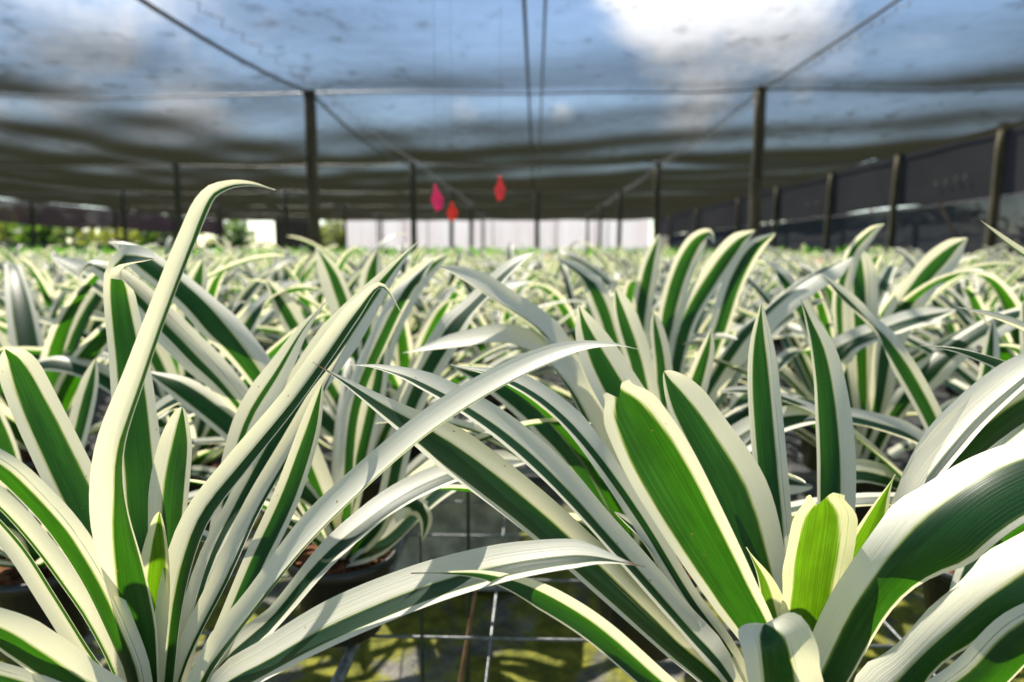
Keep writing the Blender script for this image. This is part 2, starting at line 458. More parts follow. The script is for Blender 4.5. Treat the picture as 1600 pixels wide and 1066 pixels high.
def traced_plant(cpx, cpy, cd, leaves, label, extra=(), seed=1, dz=0.0):
    """a plant whose leaves follow the photo's; leaf = (points, options)"""
    base = crown_at(cpx, cpy, cd)
    t = start_plant(base, label)
    rg = random.Random(seed)
    c = base + Vector((0, 0, .102))
    bx, by, bd = to_px(c)
    for pts, kw in leaves:
        pts = [(p[0], p[1], p[2] + dz) + tuple(p[3:]) for p in pts]
        mb = MB()
        p0 = pts[0]; dx, dy = p0[0] - bx, p0[1] - by; L = math.hypot(dx, dy) or 1
        dd = p0[2] - bd
        b0 = (bx + dx / L * 14 + rg.uniform(-6, 6), by + dy / L * 10 + 6, bd + dd * .06, p0[3] * kw.get('bw', .8))
        if dz: kw = dict(kw, ws=kw.get('ws', .95))
        full = [b0] + [tuple(p) for p in pts]
        k2 = {k: v for k, v in kw.items() if k not in ('bw', 'young')}
        if len(pts[0]) == 5: full[0] = b0 + (pts[0][4],)
        traced(mb, full, **k2)
        mb.v = [(x - base.x, y - base.y, z - base.z) for x, y, z in mb.v]
        mb.build('leaf', M['young_leaf' if kw.get('young') else 'leaf'], t)
    for az, e0, L, W, droop in extra:
        mb = MB(); proc_leaf(mb, rg, R(az), R(e0), L, W, droop, 22, 7, z0=.102)
        mb.build('leaf', M['leaf'], t)
    return t

exec_traced = []
#TRACED
# Plant A: the tall plant at bottom left
A = [
 # long twisted leaf that crosses the roof line
 ([(224,1000,.475,72),(200,900,.458,84),(176,800,.443,84),(176,700,.432,66),(214,585,.425,52),(256,470,.42,46),(296,370,.42,44),(328,305,.42,40),(360,289,.415,32),(395,288,.41,28),(430,297,.405,12)], dict(s=((0,.10,.92),(.28,.14,.93),(.36,.34,.95),(.44,.58,.97),(.55,.76,.98),(.8,.74,.97),(1,.4,.85)), fold=.30, facing=True, sharp=True, n=60, ws=.76)),
 # broad dark leaf behind it
 ([(236,1000,.52,70),(230,850,.56,86),(220,700,.58,86),(205,560,.60,74),(189,455,.61,60),(190,418,.60,50),(240,405,.585,30)], dict(s=(.15,.74), fold=.28, face_cam=True, n=44, tipw=.06)),
 # broad leaf leaning left
 ([(222,1000,.52,60),(180,890,.55,84),(120,760,.57,96),(62,640,.58,90),(26,565,.58,76),(8,545,.575,60)], dict(s=(.19,.72), fold=.2, facing=True, tipw=.07)),
 # short upright leaf behind the heart
 ([(252,1000,.53,50),(262,880,.545,68),(268,770,.55,80),(278,690,.555,68),(284,636,.555,50)], dict(s=(.30,.85), fold=.25, face_cam=True, tipw=.12)),
 # heart leaf
 ([(242,1010,.494,60),(246,920,.490,78),(249,860,.484,76),(249,800,.478,62)], dict(young=1, s=(.24,.76), fold=.45, facing=True, face_cam=True, tipw=.40)),
 # arching leaf with a thin curled tip
 ([(264,985,.485,58),(282,885,.49,60),(312,805,.50,56),(375,722,.52,52),(452,628,.54,46),(510,548,.56,44),(560,480,.57,36),(596,446,.565,22),(628,490,.56,8)], dict(s=((0,.5,.98),(.4,.52,.96),(.8,.62,.94),(1,.5,.9)), fold=.4, sharp=True, n=46, facing=True, ws=.80)),
 # wide dark leaf going up to the right
 ([(285,1000,.51,34),(325,872,.54,36),(380,772,.58,44),(430,685,.61,64),(498,575,.64,84),(572,475,.67,80),(622,412,.69,58),(656,374,.70,20)], dict(s=((0,.80,.99),(.3,.7,.97),(.5,.42,.74),(1,.28,.66)), fold=.25, tipw=.2, sharp=True, facing=True, ws=.80)),
 ([(276,1050,.495,34),(350,892,.52,38),(395,792,.55,38),(450,697,.58,36),(500,607,.60,28),(540,540,.61,10)], dict(s=(.78,.97), fold=.3, sharp=True, facing=True, ws=.80)),
 # pale glaring leaf
 ([(300,985,.53,36),(340,850,.57,40),(358,760,.60,48),(388,660,.62,60),(436,580,.63,60),(474,515,.64,50),(512,468,.65,30)], dict(s=(.40,.55), fold=.15, tipw=.2, sharp=True, facing=True, ws=.80)),
 # narrow dark leaf
 ([(320,1050,.50,44),(348,1000,.51,48),(400,882,.53,54),(448,780,.55,56),(482,682,.56,48),(503,600,.565,30)], dict(s=(.28,.78), fold=.3, facing=True, ws=.80)),
 # long pale leaf sweeping right
 ([(312,1060,.49,52),(380,967,.482,56),(475,850,.472,58),(575,752,.462,56),(680,664,.450,54),(800,590,.44,46),(900,548,.435,34),(960,540,.43,20),(998,546,.43,8)], dict(s=(.62,.95), fold=.35, sharp=True, n=50)),
 # middle leaf sweeping right under it
 ([(335,1060,.50,40),(420,978,.52,48),(500,884,.55,54),(575,820,.58,52),(650,770,.61,48),(740,734,.64,38),(808,728,.66,16)], dict(s=(.34,.72), fold=.3, sharp=True)),
 # broad low leaf with the brown tip
 ([(340,1085,.475,54),(420,1035,.465,62),(520,980,.455,68),(640,930,.445,68),(740,898,.435,60),(830,878,.425,50),(920,870,.42,38),(1008,886,.42,6)], dict(s=(.44,.80), fold=.22, sharp=True, brown=1.0, n=50)),
 # leaves arching left
 ([(212,1060,.47,60),(186,990,.462,68),(146,905,.452,70),(98,830,.44,70),(50,775,.43,66),(0,730,.42,62),(-80,690,.415,50),(-160,680,.41,24)], dict(s=(.03,.58), facing=True, fold=.4, n=44, ws=.72)),
 ([(196,1075,.475,44),(150,975,.468,46),(100,900,.46,46),(50,835,.455,44),(0,782,.45,42),(-80,720,.445,34),(-150,705,.44,16)], dict(s=(.02,.24), facing=True, fold=.35, ws=.72)),
 ([(184,1090,.48,40),(140,1035,.478,42),(80,940,.475,42),(20,850,.472,40),(-60,770,.47,32),(-120,740,.47,14)], dict(s=(.72,.96), facing=True, fold=.35, ws=.72)),
 ([(190,1105,.45,66),(120,1062,.435,84),(60,1022,.42,94),(0,985,.41,96),(-80,955,.40,84),(-180,955,.385,44)], dict(s=(.08,.56), facing=True, fold=.3, sharp=True, tipw=.4, ws=.72)),
 ([(190,1130,.45,50),(110,1105,.43,60),(20,1070,.42,60),(-80,1050,.41,50),(-180,1080,.40,30)], dict(s=(.2,.66), facing=True, fold=.3)),
]
# Plant B: the wide plant at bottom right
B = [
 ([(1190,1010,.475,70),(1140,920,.46,98),(1082,820,.445,124),(1022,715,.437,136),(980,640,.432,118),(960,604,.43,98)], dict(s=(.15,.85), fold=.35, facing=True, face_cam=True, tipw=.07, n=44, wave=.03, notch=.008, nu=17, ws=.86)),
 ([(1216,1000,.51,60),(1194,900,.53,84),(1152,770,.55,110),(1095,670,.56,92),(1056,608,.565,74),(1038,580,.565,54)], dict(s=(.09,.66), fold=.3, face_cam=True, tipw=.1, ws=.88)),
 ([(1222,1000,.53,44),(1214,850,.57,58),(1202,730,.60,64),(1192,610,.62,62),(1189,530,.63,48),(1190,474,.635,22)], dict(s=(.16,.72), fold=.25, face_cam=True, tipw=.14)),
 ([(1262,1000,.53,50),(1298,850,.57,66),(1304,740,.60,72),(1298,640,.62,68),(1284,550,.635,54),(1262,490,.645,28),(1250,466,.65,10)], dict(s=(.10,.64), fold=.3, face_cam=True, tipw=.15)),
 ([(1246,1085,.492,96),(1254,1000,.490,112),(1266,890,.478,130),(1277,815,.466,132),(1284,768,.458,126)], dict(young=1, s=(.23,.82), fold=.40, facing=True, face_cam=True, tipw=.08, bw=.9, notch=.011, nu=17)),
 ([(1300,1000,.50,50),(1332,900,.498,76),(1360,830,.492,78),(1380,780,.488,56),(1399,741,.486,10)], dict(young=1, s=(.16,.84), fold=.3, face_cam=True, facing=True, sharp=True, tipw=.25)),
 ([(1216,1020,.49,50),(1208,960,.486,62),(1194,905,.482,54),(1166,855,.478,12)], dict(young=1, s=(.10,.60), fold=.35, facing=True, face_cam=True, sharp=True, tipw=.3)),
 # big arch to the right
 ([(1268,1110,.47,84),(1300,1040,.462,96),(1352,942,.45,104),(1426,850,.44,104),(1520,770,.43,106),(1600,728,.425,106),(1700,700,.42,96),(1820,700,.41,70),(1900,720,.40,30)], dict(s=(.40,.95), fold=.25, n=46, ws=.9)),
 ([(1330,1130,.465,56),(1410,1050,.455,62),(1480,982,.445,64),(1600,886,.43,64),(1740,820,.42,54),(1860,815,.41,20)], dict(s=(.55,.95), fold=.3, n=40, ws=.9)),
 ([(1350,1190,.45,70),(1450,1120,.43,84),(1530,1066,.42,90),(1610,990,.41,90),(1740,930,.40,60)], dict(s=(.26,.97), fold=.3, ws=.9, facing=True)),
 # front curled leaf
 ([(1226,1150,.44,150),(1218,1090,.42,160),(1212,1040,.405,158),(1205,1000,.405,140),(1195,975,.415,110)], dict(s=(.32,.68), fold=.5, facing=True, face_cam=True, tipw=.1, wave=.16, nu=17)),
 # fan to the left
 ([(1128,1080,.475,44),(1050,1010,.478,54),(935,902,.482,70),(820,800,.487,80),(700,708,.492,78),(600,640,.495,58),(535,595,.496,38),(488,566,.496,8)], dict(s=(.18,.70), fold=.22, sharp=True, brown=1.0, n=50, tipw=.25)),
 ([(1140,1060,.48,46),(1075,985,.49,52),(965,860,.50,56),(860,745,.505,58),(760,660,.51,52),(650,596,.515,38),(590,575,.52,24),(545,570,.52,8)], dict(s=(.30,.58), fold=.3, sharp=True, n=50)),
 ([(1150,1040,.50,46),(1080,940,.52,50),(1000,810,.545,54),(920,700,.56,52),(850,630,.57,46),(780,590,.575,34),(704,570,.58,10)], dict(s=(.36,.62), fold=.3, sharp=True, n=50)),
 ([(1110,1135,.455,50),(1030,1068,.445,62),(925,978,.435,64),(830,922,.425,56),(760,899,.42,36),(700,895,.42,20),(642,896,.42,5)], dict(s=(.04,.60), fold=.3, facing=True, ws=.72, sharp=True, brown=1.0, n=50, tipw=.3)),
 ([(1135,1080,.485,36),(1060,1000,.495,40),(960,900,.50,40),(880,830,.505,36),(800,780,.51,30),(740,755,.51,12)], dict(s=(.55,.78), fold=.3)),
 ([(1200,1000,.54,50),(1155,880,.60,60),(1080,770,.65,78),(1000,665,.68,92),(945,575,.70,84),(915,510,.71,60),(904,476,.71,26)], dict(s=(.24,.68), fold=.25, face_cam=True, tipw=.12)),
 # two leaves rising at the back right
 ([(1310,1000,.50,38),(1372,870,.52,40),(1425,770,.53,44),(1500,670,.54,46),(1590,588,.545,42),(1660,540,.55,28)], dict(s=(.62,.84), fold=.3)),
 ([(1325,1000,.50,40),(1398,850,.515,46),(1470,745,.525,66),(1560,664,.53,80),(1640,610,.535,64),(1700,580,.54,24)], dict(s=((0,.7,.95),(.4,.6,.9),(.6,.40,.86),(1,.36,.8)), fold=.3)),
 ([(1165,1090,.49,34),(1120,1000,.51,38),(1060,910,.53,36),(1005,840,.54,30),(960,800,.55,14)], dict(s=(.28,.66), fold=.3)),
]
EXTRA = [(-100, 14, .24, .04, .9), (-135, 10, .22, .04, .9), (-70, 8, .20, .04, .9)]
traced_plant(235, 1230, .50, A, 'tall striped plant whose twisted leaf with a hooked tip crosses the dark roof line', EXTRA, 5)
traced_plant(1238, 1230, .50, B, 'wide striped plant with a bright green notched leaf and a short curled leaf in front', EXTRA, 6)

# second row, with the leaves one can follow in the photo
P2 = [
 ([(535,800,.80,34),(548,640,.84,36),(600,510,.87,36),(640,440,.88,30),(678,404,.88,12)], dict(s=(.50,.90), fold=.3)),
 ([(515,800,.80,40),(470,690,.80,46),(400,570,.80,50),(320,472,.79,50),(240,406,.78,42),(195,380,.775,28),(168,378,.77,10)], dict(s=(.12,.50), fold=.35, n=40)),
 ([(500,820,.80,36),(430,700,.80,38),(350,590,.79,40),(265,500,.78,38),(190,428,.77,28),(140,408,.76,22),(122,436,.76,10)], dict(s=(.2,.34), fold=.35, n=40)),
 ([(600,800,.80,36),(640,640,.82,44),(705,520,.84,54),(770,450,.85,50),(806,414,.855,36),(834,394,.86,12)], dict(s=(.30,.70), fold=.2, tipw=.2)),
 ([(550,780,.82,34),(570,690,.84,40),(590,600,.86,36),(600,520,.88,20)], dict(s=(.3,.7), fold=.3)),
 ([(510,800,.80,30),(440,720,.79,34),(360,650,.78,32),(290,600,.77,28),(230,580,.76,12)], dict(s=(.1,.5), fold=.35)),
 ([(585,830,.78,32),(610,790,.76,32),(645,784,.75,30),(664,810,.745,26),(660,846,.745,6)], dict(s=(.3,.7), fold=.4)),
 ([(605,850,.79,36),(690,770,.79,38),(770,730,.79,30),(830,720,.79,12)], dict(s=(.3,.7), fold=.3)),
]
P3 = [
 ([(1015,800,.80,36),(1020,690,.82,40),(1002,580,.83,44),(978,500,.84,42),(962,450,.84,28)], dict(s=(.14,.60), fold=.3, face_cam=True, tipw=.12)),
 ([(1022,800,.82,30),(1035,690,.85,32),(1035,580,.87,34),(1022,490,.89,24)], dict(s=(.2,.66), fold=.3)),
 ([(1030,810,.79,36),(1060,700,.80,40),(1088,600,.81,40),(1105,545,.81,26),(1112,512,.81,8)], dict(s=(.26,.72), fold=.3, face_cam=True)),
 ([(990,800,.80,34),(950,680,.80,36),(860,530,.80,40),(770,464,.79,38),(715,430,.79,26),(684,416,.785,8)], dict(s=(.14,.46), fold=.35)),
 ([(990,810,.79,34),(945,690,.78,36),(880,580,.77,40),(800,532,.76,34),(720,538,.75,28),(628,552,.745,8)], dict(s=(.06,.26), fold=.3, sharp=True)),
 ([(985,830,.78,36),(915,730,.76,40),(840,640,.75,38),(770,590,.74,28),(708,572,.735,10)], dict(s=(.1,.5), fold=.35)),
 ([(1040,830,.79,36),(1110,740,.79,40),(1180,680,.79,36),(1260,655,.785,26),(1310,665,.78,10)], dict(s=(.3,.7), fold=.3)),
 ([(1045,840,.78,34),(1120,780,.77,36),(1210,750,.76,30),(1270,760,.755,12)], dict(s=(.3,.7), fold=.3)),
]
P4 = [
 ([(1500,800,.80,36),(1440,700,.80,36),(1360,665,.79,28),(1300,655,.785,22),(1255,660,.78,8)], dict(s=(.3,.7), fold=.35)),
 ([(1560,790,.80,40),(1590,680,.83,46),(1610,560,.86,44),(1600,470,.88,24)], dict(s=(.26,.7), fold=.3)),
 ([(1500,790,.81,34),(1470,690,.84,40),(1400,560,.86,44),(1330,480,.87,40),(1285,430,.88,14)], dict(s=(.25,.72), fold=.3)),
 ([(1520,780,.83,30),(1530,660,.86,34),(1545,560,.88,30),(1552,500,.90,14)], dict(s=(.3,.7), fold=.3)),
 ([(1590,830,.78,40),(1680,740,.77,44),(1780,690,.76,36),(1860,690,.75,14)], dict(s=(.3,.7), fold=.35)),
 ([(1490,830,.79,36),(1420,770,.78,36),(1340,745,.77,30),(1290,760,.765,12)], dict(s=(.3,.7), fold=.35)),
]
P5 = [   # beyond the right edge, leaves reach into the picture
 ([(1960,800,.62,60),(1840,690,.63,62),(1700,610,.63,60),(1580,568,.63,48),(1500,545,.63,36),(1436,540,.63,10)], dict(s=(.05,.52), fold=.35, sharp=True, tipw=.2)),
 ([(2000,760,.66,70),(1880,620,.66,84),(1740,500,.66,120),(1640,430,.66,124),(1572,380,.66,90),(1532,344,.66,26)], dict(s=(.28,.70), fold=.2, face_cam=True, sharp=True, tipw=.10)),
 ([(1980,780,.66,44),(1800,640,.66,48),(1660,550,.66,46),(1560,500,.66,34),(1490,478,.66,10)], dict(s=(.30,.72), fold=.3, sharp=True)),
 ([(2040,760,.68,44),(2040,640,.7,50),(2050,520,.72,44),(2060,420,.73,14)], dict(fold=.3)),
]
P1 = [
 ([(30,790,.80,40),(10,700,.80,46),(-40,600,.79,40),(-90,540,.78,14)], dict(fold=.3)),
 ([(90,790,.80,36),(120,690,.82,40),(140,610,.84,36),(150,560,.85,14)], dict(s=(.3,.7), fold=.3)),
 ([(330,760,.80,30),(250,620,.80,36),(165,545,.79,34),(80,508,.78,28),(0,492,.775,20),(-30,498,.77,6)], dict(s=(.06,.42), fold=.35)),
 ([(40,830,.78,40),(-40,760,.77,44),(-130,720,.76,34),(-180,730,.76,12)], dict(fold=.3)),
 ([(110,810,.80,34),(190,700,.81,38),(260,640,.82,34),(320,610,.82,14)], dict(fold=.3)),
]
RND = lambda rg, n, lo=.27, hi=.38: [(rg.uniform(0, 360), rg.uniform(25, 60), rg.uniform(lo, hi), rg.uniform(.038, .048), rg.uniform(.5, 1.2)) for _ in range(n)]
rgx = random.Random(11)
P6 = [
 ([(1035,640,1.25,30),(1042,510,1.26,38),(1062,430,1.27,40),(1086,382,1.27,36),(1108,366,1.26,24),(1116,380,1.25,10)], dict(s=(.24,.74), fold=.3, facing=True)),
 ([(1045,640,1.24,30),(1068,510,1.25,38),(1112,430,1.26,40),(1152,378,1.26,34),(1180,360,1.25,14)], dict(s=(.36,.82), fold=.3, facing=True)),
 ([(1075,640,1.22,30),(1122,520,1.23,36),(1148,440,1.24,38),(1178,388,1.24,32),(1212,364,1.23,12)], dict(s=(.3,.8), fold=.3, facing=True)),
 ([(1090,650,1.22,30),(1170,525,1.20,40),(1250,448,1.19,42),(1332,402,1.18,12)], dict(s=(.14,.5), fold=.3)),
 ([(1000,650,1.24,30),(960,540,1.25,38),(925,450,1.26,40),(870,404,1.26,14)], dict(s=(.3,.72), fold=.3)),
 ([(1020,650,1.26,28),(1000,520,1.30,34),(1012,430,1.32,34),(1030,366,1.33,14)], dict(s=(.26,.7), fold=.3, facing=True)),
 ([(985,680,1.22,30),(930,600,1.2,36),(850,550,1.19,34),(790,545,1.18,12)], dict(fold=.3)),
 ([(1100,690,1.2,30),(1170,640,1.18,34),(1250,625,1.17,30),(1300,640,1.16,10)], dict(fold=.3)),
]
P7 = [
 ([(1300,650,1.20,34),(1305,560,1.16,44),(1400,512,1.14,48),(1494,484,1.13,12)], dict(s=(.34,.72), fold=.25, tipw=.2)),
 ([(1370,640,1.25,36),(1392,520,1.27,52),(1440,440,1.29,58),(1490,388,1.30,40),(1512,372,1.30,14)], dict(s=(.30,.68), fold=.25, facing=True)),
 ([(1350,640,1.28,34),(1348,520,1.30,46),(1346,440,1.32,50),(1345,392,1.32,40)], dict(s=(.2,.62), fold=.3, facing=True)),
 ([(1330,640,1.27,28),(1312,480,1.28,34),(1330,400,1.28,28),(1362,362,1.27,22),(1382,350,1.26,10)], dict(s=(.3,.6), fold=.4, facing=True)),
 ([(1310,640,1.26,30),(1270,520,1.28,36),(1225,440,1.29,34),(1190,404,1.3,12)], dict(s=(.24,.7), fold=.3)),
 ([(1390,660,1.22,32),(1470,560,1.2,40),(1560,500,1.19,38),(1620,480,1.18,12)], dict(s=(.3,.74), fold=.3)),
 ([(1300,690,1.22,30),(1240,630,1.2,34),(1180,620,1.19,28),(1140,640,1.18,10)], dict(fold=.3)),
]
P8 = [
 ([(585,640,1.25,34),(600,540,1.28,44),(640,450,1.30,46),(700,396,1.31,14)], dict(s=(.28,.7), fold=.3, facing=True)),
 ([(560,640,1.25,30),(545,520,1.27,40),(520,440,1.28,42),(494,386,1.28,14)], dict(s=(.42,.78), fold=.3, facing=True)),
 ([(545,650,1.24,30),(480,540,1.25,38),(440,470,1.26,36),(416,436,1.26,12)], dict(s=(.2,.6), fold=.3, facing=True)),
 ([(615,650,1.22,30),(690,540,1.22,38),(760,470,1.22,36),(830,440,1.22,12)], dict(s=(.3,.7), fold=.3)),
 ([(575,640,1.28,30),(572,520,1.31,38),(582,430,1.33,38),(590,390,1.34,20)], dict(s=(.24,.7), fold=.3, facing=True)),
 ([(540,690,1.22,30),(470,620,1.2,34),(400,600,1.19,28),(350,620,1.18,10)], dict(fold=.3)),
]
P9 = [
 ([(285,650,1.25,30),(240,540,1.27,40),(190,470,1.28,40),(120,420,1.28,14)], dict(s=(.1,.5), fold=.3)),
 ([(300,640,1.27,30),(296,520,1.30,38),(310,440,1.32,40),(318,404,1.32,20)], dict(s=(.24,.7), fold=.3, facing=True)),
 ([(320,650,1.24,30),(370,540,1.25,38),(420,470,1.26,36),(470,440,1.26,12)], dict(s=(.3,.7), fold=.3)),
 ([(270,670,1.22,30),(180,590,1.2,36),(90,560,1.19,34),(10,580,1.18,12)], dict(s=(.06,.4), fold=.3)),
 ([(275,640,1.27,30),(230,520,1.30,36),(160,450,1.31,36),(80,400,1.32,12)], dict(s=(.2,.6), fold=.3)),
]
traced_plant(1050, 735, 1.25, P6, 'striped plant raising three close parallel leaves in line with the thick olive post', RND(rgx, 6, .34, .46), 31, .0001)
traced_plant(1345, 735, 1.25, P7, 'striped plant with a stubby upright leaf and a leaf curled over at its tip', RND(rgx, 6, .34, .46), 32, .0001)
traced_plant(575, 735, 1.25, P8, 'striped plant in the third row, in line with the first panel of the white wall', RND(rgx, 7, .34, .46), 33, .0001)
traced_plant(295, 735, 1.25, P9, 'striped plant in the third row, behind the hooked leaf', RND(rgx, 8, .34, .46), 34, .0001)
TAKEN = [crown_at(x_, 735, 1.25) for x_ in (1050, 1345, 575, 295)]
traced_plant(535, 868, .90, P2, 'striped plant in a black pot over the thick bench rail, one leaf bent down', RND(rgx, 6, .30, .42), 21, .07)
traced_plant(1008, 881, .87, P3, 'striped plant in a black pot behind the notched bright green leaf', RND(rgx, 6, .30, .42), 22, .07)
traced_plant(1530, 881, .87, P4, 'striped plant in a black pot showing brown bark soil under the big arching leaf', RND(rgx, 7, .30, .42), 23, .07)
traced_plant(2010, 960, .68, P5, 'striped plant mostly out of frame, its broad pointed leaf rising at the right edge', RND(rgx, 4), 24)
traced_plant(60, 881, .87, P1[:2] + P1[3:], 'striped plant in a black pot in shade behind the broad leaning leaf', RND(rgx, 8, .30, .42), 25, .07)
#ENDTRACED

# ------------------------------------------------------------------ further rows of the same plant
def variant(seed, n, nv, nu):
    rg = random.Random(seed); out = []
    for i in range(n):
        q = i / (n - 1)
        az = i * 2.39996 + rg.uniform(-.3, .3)
        e0 = R(80 - 56 * q + rg.uniform(-8, 8))
        L = (.42 + .15 * math.sin(PI * (.2 + .7 * q))) * rg.uniform(.82, 1.12)
        if q < .4: L *= .78 + .55 * q
        mb = MB()
        proc_leaf(mb, rg, az, e0, L, rg.uniform(.048, .062), rg.uniform(.5, 1.4) + .4 * q, nv, nu, z0=.102, kink=rg.random() < .25)
        top, cap = max(p[2] for p in mb.v), rg.uniform(.42, .525)
        if top > cap:
            k = (cap - .1) / (top - .1); mb.v = [(x * k, y * k, .1 + (z - .1) * k) for x, y, z in mb.v]
        out.append(mb)
    return out
def join(mbs):
    o = MB()
    for m in mbs: o.add(m.v, m.f, m.uv); o.a[-len(m.v):] = m.a; o.b[-len(m.v):] = m.b
    return o
NEARV = [[m.mesh('leaf', M['leaf']) for m in variant(100 + i, 15, 18, 7)] for i in range(6)]
MIDV = [join(variant(200 + i, 14, 12, 5)).mesh('foliage', M['leaf']) for i in range(8)]
FARV = [join(variant(300 + i, 13, 8, 3)) for i in range(6)]
grid = []
rg = random.Random(5)
ROWS = [1.22, 1.60, 1.98]
while ROWS[-1] < 11.5: ROWS.append(ROWS[-1] + .42)
ORD = 'first second third fourth fifth sixth seventh eighth ninth tenth eleventh twelfth thirteenth fourteenth fifteenth sixteenth seventeenth eighteenth nineteenth twentieth'.split()
# marks across the picture (photo x, words): a plant is told by its row and by what it stands under
MARKS = [(0, 'photo edge by the plum cloth'), (193, 'thin plum side post'), (278, 'dark post behind the hooked leaf'), (395, 'bright gap in the far wall'), (495, 'thick post by the hooked leaf'),
         (590, 'first panel of the white wall'), (645, 'post by the pink ribbon'), (684, 'pink ribbon'), (707, 'orange ribbon'), (781, 'coral ribbon'), (840, 'thin olive post'), (900, 'middle of the white wall'),
         (967, 'dark post before the white wall'), (1022, 'post ending the white wall'), (1100, 'dark gap past the white wall'), (1172, 'thick olive brown post'), (1235, 'fourth side wall post'),
         (1307, 'third side wall post'), (1405, 'second side wall post'), (1490, 'slanting brace'), (1570, 'nearest side wall post')]
cells = []
for ri, Y in enumerate(ROWS):
    half = Y * .80 + .5
    k0 = int(half / .47)
    for k in range(-k0, k0 + 1):
        X = (k + (.5 if ri % 2 else 0)) * .47 + rg.uniform(-.05, .05) - Y * .035
        cells.append((ri, X, Y + rg.uniform(-.05, .05)))
def in_view(X, Y, m=110):
    x, y, d = to_px(Vector((X, Y, CROWN + .2))); return -m < x < 1600 + m
cells = [c for c in cells if in_view(c[1], c[2]) and all((c[1] - t.x) ** 2 + (c[2] - t.y) ** 2 > .28 ** 2 for t in TAKEN)]
single = cells[:285]; rest = cells[285:]
used = {}
plan = []
for ri, X, Y in single:
    x, y, d = to_px(Vector((X, Y, CROWN + .15)))
    mx, mk = min(MARKS, key=lambda m: abs(m[0] - x))
    plan.append([ri, X, Y, x, mk, x - mx])
for p in plan: used.setdefault((p[0], p[4]), []).append(p)   # plants of one row near one mark
for ri, X, Y, x, mk, off in plan:
    mates = sorted(used[(ri, mk)], key=lambda q: q[3])
    word = ORD[ri + 2] if ri + 2 < 20 else 'last'
    pos = [q[3] for q in mates].index(x)
    if len(mk.split()) > 5: mk = {'thin post before the plum cloth': 'thin plum side post'}.get(mk, mk)
    if len(mates) == 1: lab = f'striped plant in the {word} row, in line with the {mk}'
    elif len(mates) == 2: lab = f'striped plant in the {word} row, just {("left", "right")[pos]} of the {mk}'
    else: lab = f'striped plant in the {word} row, {ORD[pos]} by the {mk}'
    t = start_plant((X, Y, BENCH), lab, rg.uniform(0, 6.28), rg.uniform(.86, 1.12))
    t.rotation_euler.x = rg.uniform(-.06, .06); t.rotation_euler.y = rg.uniform(-.06, .06)
    if ri < 3:
        for me in rg.choice(NEARV): link_mesh('leaf', me, t)
    else:
        link_mesh('foliage', rg.choice(MIDV), t)
def scatter(name, cells_, mbs, mat, label, cat, pots=True):
    mb = MB()
    for X, Y, sc_ in cells_:
        m = rg.choice(mbs); a = rg.uniform(0, 6.28); ca, sa = math.cos(a) * sc_, math.sin(a) * sc_
        mb.add([(X + x * ca - y * sa, Y + x * sa + y * ca, BENCH + z * sc_) for x, y, z in m.v], m.f, m.uv)
        mb.a[-len(m.v):] = m.a; mb.b[-len(m.v):] = m.b
    o = mb.build(name, mat); return tag(o, label, cat, None, 'stuff')
scatter('striped_plants', [(X, Y, rg.uniform(.9, 1.1)) for _, X, Y in rest if Y < 10.2], FARV, M['leaf'], 'far blurred mass of striped plants beyond the nearer rows', 'plants')
def broad(seed, n, L, W):
    rg2 = random.Random(seed); out = MB()
    for i in range(n):
        m = MB(); q = i / (n - 1)
        proc_leaf(m, rg2, i * 2.4 + rg2.uniform(-.3, .3), R(75 - 50 * q), L * rg2.uniform(.8, 1.1), W, rg2.uniform(.4, 1.0), 7, 3, z0=.12)
        out.add(m.v, m.f, m.uv); out.a[-len(m.v):] = m.a
    return out
GV = [broad(i, 18, .34, .055) for i in range(4)]
RV = [broad(20 + i, 16, .26, .05) for i in range(3)]
far_cells = []
y = 10.0
while y < 31:
    st = .42 + (y - 10) * .02
    k = int((y * .8 + 1) / st)
    for i in range(-k, k + 1):
        X = i * st + rg.uniform(-.1, .1)
        if X < 5.2 and X > -14 and in_view(X, y): far_cells.append((X, y + rg.uniform(-.1, .1), rg.uniform(1.1, 1.4)))
    y += st * 1.25
isred = lambda c: math.sin(c[0] * .9 + 1.3) * math.sin(c[1] * .55) > .55
scatter('green_plants', [c for c in far_cells if not isred(c)], GV, M['green_leaf'], 'far bed of plain green leafy plants below the white wall', 'plants')
scatter('red_plants', [c for c in far_cells if isred(c)] + [(x_, y_, 1.3) for x_, y_ in ((.35, 8.6), (.75, 8.9), (1.3, 9.1), (3.2, 8.0), (-4.4, 9.6), (-4.0, 9.9), (.1, 9.4))], RV, M['red_leaf'], 'blurred red and orange leafy plants among the far green bed', 'plants')

# ------------------------------------------------------------------ bench of welded wire
bench = empty('wire_bench', (0, 0, BENCH), 'galvanised welded wire mesh bench carrying all the black pots', 'bench')
wm = MB(); zt = -.004
x0 = -.057
for k in range(-52, 53):
    X = x0 + k * .18
    if abs(X) > 9.4: continue
    ys = [.15 + i * 1.2 for i in range(9)]
    wm.tube([(X, yy, zt - .003 + .0015 * math.sin(yy * 7 + k)) for yy in ys], .0022, 5)
for k in range(0, 64):
    Y = .345 + k * .1635
    wm.tube([(xx, Y, zt + .0012 * math.sin(xx * 5 + k)) for xx in [-9.4 + i * 1.88 for i in range(11)]], .0022, 5)
wm.build('wire_mesh', M['wire'], bench)
def rail(p, q, r):
    mb = MB(); mb.tube([p, q], r, 10); return mb.build('rail', M['wire'], bench)
for X in (-.237, 2.4, -3.0, 5.2, -5.8): rail((X, .15, -.0145), (X, 10, -.0145), .0075)
for Y in (1.6, 4.6, 7.6, 9.9): rail((-9.4, Y, -.031), (9.4, Y, -.031), .008)
